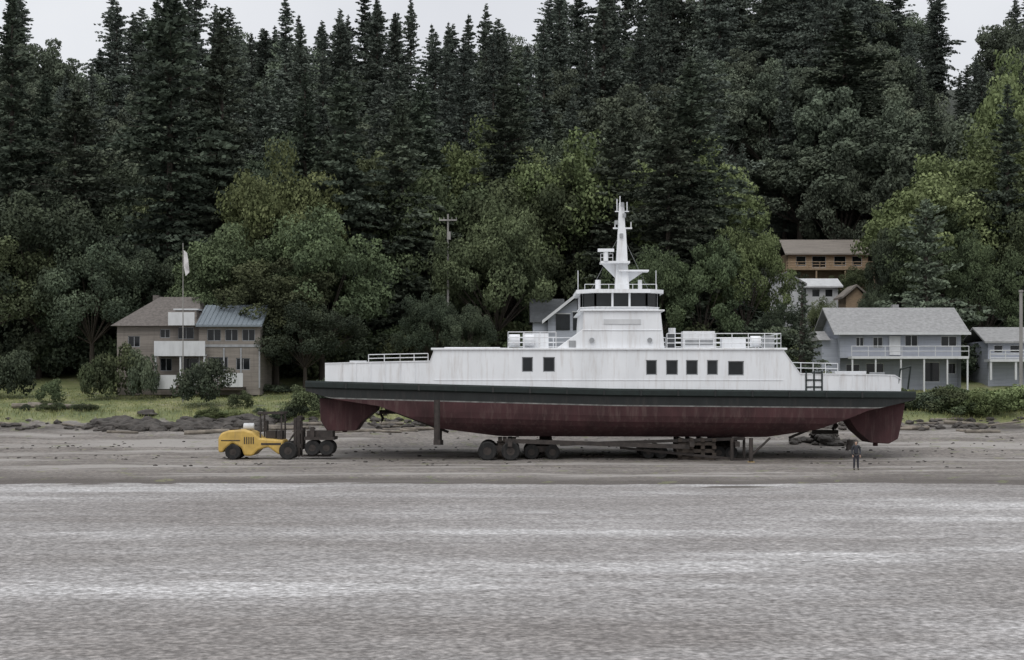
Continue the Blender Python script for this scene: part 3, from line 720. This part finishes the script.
def conifer(name,seed,H=32,R=4.6,base=.1,mat=con_m,leaf=.62,pw=.8,droop=.35,dens=1.0,rag=1.0):
    rng=np.random.default_rng(seed);Lm=[limb((0,0,-1),(0,0,H*.5),.45,.26,8),limb((0,0,H*.5),(0,0,H),.26,.03,8)]
    C=[];A=[];T=[];SZ=[]
    z=base*H;lobes=rng.uniform(0,6.28,4)
    while z<H*.995:
        f=z/H; r=R*(1-f)**pw*(.5+.5*min(1,(f-base+.05)/.18))
        r*=1+rag*(.16*math.sin(z*.75+lobes[0])+.10*math.sin(z*1.9+lobes[3])+rng.uniform(-.16,.16))
        nb=int((4+r*1.05)*dens)+1
        ascend=.35*f
        for b in range(nb):
            a=rng.uniform(0,6.28);L=max(.25,r*rng.uniform(.45,1.15)*(1+rag*.2*math.sin(a*2+lobes[1]+z*.2)))
            dirv=np.array([math.cos(a),math.sin(a),0]);n=int(2+L*3.1*dens)
            t=np.sort(rng.uniform(.12,1,n));zz=z+rng.uniform(-.3,.3)+L*((.15+ascend)*t-droop*(1-.5*f)*t*t)
            pts=dirv[None]*L*t[:,None];pts[:,2]=zz
            if L>1.5 and b%2==0: Lm.append(limb((0,0,z),(dirv[0]*L*.8,dirv[1]*L*.8,z+L*(.12+ascend*.8-droop*(1-.5*f)*.64)),.05,.02,3))
            side=np.array([-dirv[1],dirv[0],0]);tb=rng.uniform(0,.55)
            for k in(-1,0,1,1.5):
                w=(.25+L*.17)*(1-t*.6)
                off=side[None]*(k if abs(k)<=1 else rng.uniform(-1,1))*w[:,None]*rng.uniform(.4,1.2,(n,1));off[:,2]-=np.abs(w)*rng.uniform(0,.5,n)
                C.append(pts+off);ax=dirv[None]*.7+side[None]*k*.7+rng.normal(size=(n,3))*.35;ax[:,2]-=.3-.5*f;A.append(ax)
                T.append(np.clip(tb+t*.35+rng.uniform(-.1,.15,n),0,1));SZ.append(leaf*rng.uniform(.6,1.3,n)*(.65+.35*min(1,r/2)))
        z+=rng.uniform(.4,.8)*(.6+.4*min(1,r/2.5))/dens**.3
    C=np.concatenate(C);A=np.concatenate(A);T=np.concatenate(T);S=np.concatenate(SZ)
    V=kites(C,A,S,S*.45,rng);lm=np.concatenate(Lm)
    nl=len(lm)//4
    return np_mesh(name,np.concatenate([V,lm]),np.concatenate([T,np.zeros(nl)]),np.concatenate([np.zeros(len(T)),np.ones(nl)]),[mat,bark])
def broad(name,seed,H=18,R=8,zc=.58,zr=.44,nclump=75,nleaf=330,mat=brd_m,leaf=.34,cr=.22,trunk=True):
    rng=np.random.default_rng(seed);C=[];A=[];T=[];S=[];Lm=[]
    if trunk: Lm.append(limb((0,0,-1),(0,0,H*.3),H*.025,H*.018,8))
    ph=rng.uniform(0,6.28,4)
    for i in range(nclump):
        d=rng.normal(size=3);d/=np.linalg.norm(d)
        if d[2]<-.5: d[2]*=-.6
        rr=rng.uniform(.35,1)**.45
        az=math.atan2(d[1],d[0]);lob=1+.16*math.sin(az*3+ph[0])+.12*math.sin(az*2+d[2]*4+ph[1])
        c=np.array([d[0]*R*rr*lob,d[1]*R*rr*lob,H*zc+d[2]*H*zr*rr*(1+.1*math.sin(az*2+ph[2]))])*1.0
        r=R*cr*rng.uniform(.6,1.3)
        if trunk and i%3==0: Lm.append(limb((0,0,H*.28),c,H*.006+.02,.02,4))
        n=int(nleaf*(r/(R*cr))**1.6)+30
        q=rng.normal(size=(n,3));q/=np.linalg.norm(q,axis=1,keepdims=True)
        rad=r*rng.uniform(.45,1.08,n)**.6
        p=q*rad[:,None];p[:,2]*=.72
        p+=np.stack([np.sin(p[:,1]*2.3+i),np.sin(p[:,2]*2.9+i),np.sin(p[:,0]*2.6)],1)*r*.12
        C.append(c+p);ax=rng.normal(size=(n,3));A.append(ax-q*(ax*q).sum(1,keepdims=True)*.7)
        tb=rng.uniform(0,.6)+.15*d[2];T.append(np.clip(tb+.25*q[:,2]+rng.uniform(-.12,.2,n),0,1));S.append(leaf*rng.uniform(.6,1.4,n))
    C=np.concatenate(C);A=np.concatenate(A);T=np.concatenate(T);S=np.concatenate(S)
    V=kites(C,A,S,S*.7,rng)
    if Lm:
        lm=np.concatenate(Lm);nl=len(lm)//4;V=np.concatenate([V,lm]);T=np.concatenate([T,np.zeros(nl)]);mi=np.concatenate([np.zeros(len(T)-nl),np.ones(nl)])
    else: mi=np.zeros(len(T))
    return np_mesh(name,V,T,mi,[mat,bark])
HC=32.0
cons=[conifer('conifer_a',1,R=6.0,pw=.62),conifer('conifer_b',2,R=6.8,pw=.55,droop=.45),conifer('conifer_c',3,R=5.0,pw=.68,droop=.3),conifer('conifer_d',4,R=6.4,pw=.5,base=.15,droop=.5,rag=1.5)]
farc=[conifer('far_conifer_a',11,R=5.8,pw=.6,mat=con_haze),conifer('far_conifer_b',12,R=6.6,pw=.52,mat=con_haze,droop=.45,rag=1.5),conifer('far_conifer_c',13,R=5.0,pw=.7,mat=con_haze)]
HB=18.0
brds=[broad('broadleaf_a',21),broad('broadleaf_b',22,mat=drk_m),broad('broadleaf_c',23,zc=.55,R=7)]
yels=broad('broadleaf_y',24,mat=yel_m);fars=[broad('far_broadleaf_a',25,mat=haze_m,leaf=.4,nleaf=260),broad('far_broadleaf_b',26,mat=haze_m,leaf=.4,R=7,nleaf=260)]
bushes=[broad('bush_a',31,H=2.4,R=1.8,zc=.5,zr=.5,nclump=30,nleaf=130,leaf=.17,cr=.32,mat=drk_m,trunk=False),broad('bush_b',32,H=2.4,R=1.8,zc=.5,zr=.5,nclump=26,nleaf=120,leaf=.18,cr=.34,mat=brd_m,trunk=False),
 broad('bush_y',33,H=2.4,R=1.8,zc=.5,zr=.5,nclump=26,nleaf=120,leaf=.18,cr=.34,mat=yel_m,trunk=False)]
def put(name,me,x,y,z,sx,sz,parent=None,sy=None):
    o=bpy.data.objects.new(name,me);o.location=(x,y,z);o.scale=(sx,sy or sx,sz);o.rotation_euler=(0,0,random.uniform(0,6.28) if sy is None else 0)
    col.objects.link(o)
    if parent:o.parent=parent
    return o
def tree_at(name,me,px,top,Y,width_px,H0,R0,sink=.3):
    x=PX(px,Y);g=gz(x,Y)[0]-sink;h=PZ(top,Y)-g
    return put(name,me,x,Y,g,(width_px/F*Y/2)/R0,h/H0)
ex=[-400,-60,0,22,44,72,98,116,132,150,172,205,225,248,270,292,318,340,365,392,412,440,462,482,500,522,548,575,880,902,920,937,958,985,1005,1030,1400]
ey=[-30,-10,-12,-30,40,78,58,-30,-14,4,-50,-35,2,16,22,-16,18,6,-32,8,-24,28,8,-24,20,44,-10,-90,-90,-10,62,-36,66,52,-6,-16,-60]
def env(px): return float(np.interp(px,ex,ey))
def clear(px,Y): return Y<214 and 745<px<900
forest=empty('forest')
rng=random.Random(5)
Y=169.0;row=0
while Y<350:
    sp=7.0+ (Y-168)*.012
    x=-(.38*Y+18)+rng.uniform(0,sp)
    while x<.38*Y+18:
        yy=Y+rng.uniform(-4,4);px=512+x*F/yy;g=gz(x,yy)[0]-.5
        hmax=PZ(env(px),yy)-g
        hn=rng.uniform(17,38)
        if yy>255: hn=rng.uniform(30,48)
        hgt=min(hn,hmax*rng.uniform(.86,1.0))
        if clear(px,yy): x+=sp; continue
        if hgt>8:
            pb=.38 if yy<215 else .24
            if px>760 and yy<275: pb=.6
            if rng.random()<pb:
                hgt=min(hgt,rng.uniform(14,25))
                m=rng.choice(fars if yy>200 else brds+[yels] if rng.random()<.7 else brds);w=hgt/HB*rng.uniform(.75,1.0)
                put('forest_broadleaf',m,x,yy,g,w,hgt/HB,forest)
            else:
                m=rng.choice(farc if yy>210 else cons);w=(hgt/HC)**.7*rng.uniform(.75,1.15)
                put('forest_conifer',m,x,yy,g,w,hgt/HC,forest)
        x+=sp*rng.uniform(.7,1.35)
    Y+=11.0+row*.7;row+=1
sh=empty('shrub_understorey')
for Yr in(156,161,166,174,186,198):
    x=-.4*Yr-15
    while x<.4*Yr+15:
        yy=Yr+rng.uniform(-2,2);px=512+x*F/yy
        s=rng.uniform(1.1,2.3)
        if clear(px,yy) and yy>160: s*=.55
        put('shrub',rng.choice(bushes[:2]),x,yy,gz(x,yy)[0]-.4,s,s*rng.uniform(.8,1.2),sh)
        x+=rng.uniform(3,5)*(.6 if s<1.2 else 1)
T_=[('conifer_tree',cons[1],170,-30,163,165,HC,6.8),('conifer_tree',cons[0],222,10,167,120,HC,6.0),
 ('conifer_tree',cons[3],345,70,160,125,HC,6.4),('conifer_tree',cons[1],402,95,161,130,HC,6.8),
 ('conifer_tree',cons[2],305,70,166,100,HC,5.0),('conifer_tree',cons[1],668,100,162,125,HC,6.8),('conifer_tree',cons[0],612,110,166,110,HC,6.0),
 ('conifer_tree',cons[3],75,90,166,130,HC,6.4),('conifer_tree',cons[2],12,-10,168,120,HC,5.0),('conifer_tree',cons[0],845,10,236,150,HC,6.0),('conifer_tree',cons[1],505,75,172,120,HC,6.8),
 ('broadleaf_tree',brds[1],38,190,156,160,HB,8),('broadleaf_tree',brds[0],-25,215,152,150,HB,8),('broadleaf_tree',brds[1],92,240,153,110,HB,8),
 ('broadleaf_tree',yels,282,163,158,130,HB,8),('broadleaf_tree',brds[0],236,228,151,125,HB,8),('broadleaf_tree',brds[0],322,212,150,130,HB,8),('broadleaf_tree',brds[2],276,255,146,125,HB,7),
 ('broadleaf_tree',brds[1],160,250,158,100,HB,8),('broadleaf_tree',brds[1],305,300,143,90,HB,8),
 ('broadleaf_tree',brds[0],497,205,156,112,HB,8),('broadleaf_tree',brds[2],545,165,168,120,HB,7),('broadleaf_tree',brds[1],430,292,148,56,HB,8),('broadleaf_tree',brds[1],468,304,147,50,HB,8),
 ('broadleaf_tree',yels,745,222,164,80,HB,8),('broadleaf_tree',brds[2],702,240,160,80,HB,7),('broadleaf_tree',brds[0],650,250,157,80,HB,8),
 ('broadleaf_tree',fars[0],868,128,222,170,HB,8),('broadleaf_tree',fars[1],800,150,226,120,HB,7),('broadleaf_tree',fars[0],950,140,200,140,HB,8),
 ('broadleaf_tree',yels,1020,70,205,120,HB,8),('broadleaf_tree',brds[0],1010,180,172,110,HB,8),
 ('broadleaf_tree',brds[1],895,225,172,56,HB,8),('broadleaf_tree',brds[2],985,240,160,70,HB,7),('broadleaf_tree',brds[1],872,290,166,34,HB,8),
 ('broadleaf_tree',brds[1],782,303,160,44,HB,8),('broadleaf_tree',brds[0],824,299,162,36,HB,8),('broadleaf_tree',brds[0],853,268,196,40,HB,8),('broadleaf_tree',brds[1],797,272,196,24,HB,8)]
for n_,m_,px,top,Yq,w,h0,r0 in T_: tree_at(n_,m_,px,top,Yq,w,h0,r0)
spruce=conifer('spruce_mesh',41,H=9,R=2.6,base=.03,leaf=.34,pw=.75,droop=.2,dens=1.5,mat=con_m)
tree_at('spruce_tree',spruce,802,283,137,60,9,2.6)
cedar=conifer('cedar_mesh',42,H=14,R=4.6,base=.03,leaf=.42,pw=.6,droop=.25,dens=1.4,mat=haze_m)
tree_at('cedar_tree',cedar,926,198,158,100,14,4.6)
for px,top,Yq,w,mi_ in((203,361,131,50,0),(118,348,137,46,1),(140,352,136,30,0),(98,362,136,30,1),(14,353,136,46,0),(-25,350,138,50,1),(52,381,133,26,1),
   (302,388,126,36,1),(268,384,142,40,0),(325,378,128,28,0),(240,392,130,22,1)):
    x=PX(px,Yq);g=gz(x,Yq)[0]-.2;h_=PZ(top,Yq)-g;put('garden_bush',bushes[mi_],x,Yq,g,(w/F*Yq/2)/1.8,h_/2.4)
hg=empty('hedge')
rh=random.Random(3)
for i in range(90):
    px=rh.uniform(755,1080);Yq=rh.uniform(126,134);x=PX(px,Yq);g=gz(x,Yq)[0]-.3
    top=rh.uniform(386,402) if px>880 else rh.uniform(374,396)
    h_=max(.8,PZ(top,Yq)-g);put('hedge_bush',bushes[rh.choice([0,1,1,2,2])],x,Yq,g,rh.uniform(.7,1.3),h_/2.4,hg)
for i in range(40):
    px=rh.uniform(330,780);Yq=rh.uniform(127,140);x=PX(px,Yq);g=gz(x,Yq)[0]-.3
    put('hedge_bush',bushes[rh.choice([0,1])],x,Yq,g,rh.uniform(.8,1.5),rh.uniform(.7,1.4),hg)
for i in range(10):
    px=rh.uniform(25,95);Yq=rh.uniform(128,130);x=PX(px,Yq);g=gz(x,Yq)[0]-.1
    put('hedge_bush',bushes[rh.choice([0,1])],x,Yq,g,rh.uniform(.25,.5),rh.uniform(.2,.3),hg)
for i in range(12):
    px=rh.uniform(200,330);Yq=rh.uniform(124.5,127);x=PX(px,Yq);g=gz(x,Yq)[0]-.15
    put('hedge_bush',bushes[rh.choice([0,1,2])],x,Yq,g,rh.uniform(.25,.6),rh.uniform(.2,.45),hg)

# ------------------------------------------------------------ grass tufts, rocks, driftwood
rg=np.random.default_rng(8);n=26000
px_=rg.uniform(-80,1100,n);Yg=rg.uniform(123.5,146,n)**1;C=[];
for a_,b_ in zip(px_,Yg):
    x=PX(a_,b_);z,yy=gz(x,b_)
    if yy>124.1+rg.uniform(0,1.0): C.append((x,b_,z))
C=np.array(C);nn=len(C)
A=rg.normal(size=(nn,3))*.35;A[:,2]=1;L=rg.uniform(.12,.42,nn)*np.where(C[:,1]<128,1.3,.6)
Cc=C+np.stack([np.zeros(nn),np.zeros(nn),L*.4],1)
gmm=leafmat('grass_blades',(.095,.12,.048),(.27,.27,.125),.01)
gme=np_mesh('grass',kites(Cc,A,L,np.full(nn,.07),rg),rg.uniform(0,1,nn),np.zeros(nn),[gmm]);go=bpy.data.objects.new('grass',gme);col.objects.link(go)
bm=bmesh.new();bmesh.ops.create_icosphere(bm,subdivisions=2,radius=1);bm.verts.ensure_lookup_table()
iv=np.array([v.co[:] for v in bm.verts]);ifc=[[v.index for v in f.verts] for f in bm.faces];bm.free()
mb=MB()
def rock(x,y,s,dz=0):
    d=np.array([noise.noise(Vector(v*1.3)+Vector((x,y,dz)))for v in iv]);vv=iv*(1+.5*d[:,None])*np.array([s*random.uniform(.9,1.5),s,s*.6]);z=gz(x,y)[0]+dz
    mb.v.extend([tuple(v) for v in vv+np.array([x,y,z+s*.15])]);o=len(mb.v)-len(iv)
    for f in ifc: mb.f.append([i+o for i in f]);mb.m.append(0)
for i in range(560):
    px=random.uniform(-40,1060);Yq=random.gauss(123.5,.9);s=random.uniform(.1,.42)
    if random.random()<.4: px=random.uniform(95,275)
    if 100<px<270: s*=1.6
    rock(PX(px,Yq),Yq,s)
for i in range(110):
    Yc=random.triangular(86,122,112);xc=PX(random.uniform(-40,1060),Yc)
    for j in range(random.randint(1,6)): rock(xc+random.gauss(0,1.4),Yc+random.gauss(0,.6),random.uniform(.03,.11))
mb.obj('beach_rocks',[rockm])
mb=MB()
for i in range(60):
    a_=random.gauss(0,1.1);b_=random.gauss(0,.8);rock(PX(822,114)+a_,114+b_,random.uniform(.18,.45),max(0,.9-abs(a_)*.45-abs(b_)*.3)*random.uniform(.2,1))
mb.obj('rock_pile',[rockm])
mb=MB()
for i in range(60):
    px=random.uniform(-20,1050);Yq=random.uniform(120,125);x=PX(px,Yq);a_=random.uniform(-.35,.35);L_=random.uniform(1,4.5);r=random.uniform(.07,.2)
    x2=x+L_*math.cos(a_);y2=Yq+L_*math.sin(a_)*.5
    mb.cyl((x,Yq,gz(x,Yq)[0]+r*.7),(x2,y2,gz(x2,y2)[0]+r*.7),r,r*.7,8)
for px,L_,Yq in((12,4.2,129.5),(48,3.6,129),(28,2.5,130)):
    x=PX(px,Yq);mb.cyl((x,Yq,gz(x,Yq)[0]+.25),(x+L_,Yq+.3,gz(x+L_,Yq)[0]+.25),.22,.18,8)
mb.obj('driftwood_logs',[driftm],smooth=False)

# ------------------------------------------------------------ light, sky, camera
el,az=math.radians(52),math.radians(200)
w=bpy.data.worlds.new('World');scene.world=w;w.use_nodes=True;t=w.node_tree;t.nodes.clear()
o=N(t,'ShaderNodeOutputWorld');bg=N(t,'ShaderNodeBackground');t.links.new(bg.outputs[0],o.inputs[0]);bg.inputs[1].default_value=.1
sk=N(t,'ShaderNodeTexSky',sky_type='NISHITA');sk.sun_disc=False;sk.sun_elevation=el;sk.sun_rotation=az
tc=N(t,'ShaderNodeTexCoord');sp_=N(t,'ShaderNodeSeparateXYZ');t.links.new(tc.outputs['Generated'],sp_.inputs[0])
grd=ramp(t,sp_.outputs[2],[(0,(7.5,7.6,7.9)),(.3,(8.6,8.7,9.0)),(1,(14,14.2,14.6))])
cl=noi(t,tc.outputs['Generated'],2.5,5)
grd=mixc(t,1.0,grd,ramp(t,cl,[(.3,(.9,.9,.91)),(.7,(1.08,1.08,1.07))]),'MULTIPLY')
t.links.new(mixc(t,.9,sk.outputs[0],grd),bg.inputs[0])
sd=bpy.data.lights.new('sun','SUN');sd.energy=1.0;sd.angle=math.radians(35);sd.color=(1,.97,.93)
so=bpy.data.objects.new('sun',sd);col.objects.link(so)
d=Vector((math.sin(az)*math.cos(el),math.cos(az)*math.cos(el),math.sin(el)))
so.rotation_euler=d.to_track_quat('Z','Y').to_euler()
cam=bpy.data.cameras.new('camera');co=bpy.data.objects.new('camera',cam);col.objects.link(co)
cam.lens=F/1024*36;cam.sensor_width=36;cam.clip_end=3000;cam.shift_y=55/1024
co.location=(0,0,CAMH);co.rotation_euler=(math.radians(90),0,0);scene.camera=co
scene.view_settings.view_transform='Standard';scene.view_settings.look='None';scene.view_settings.exposure=0
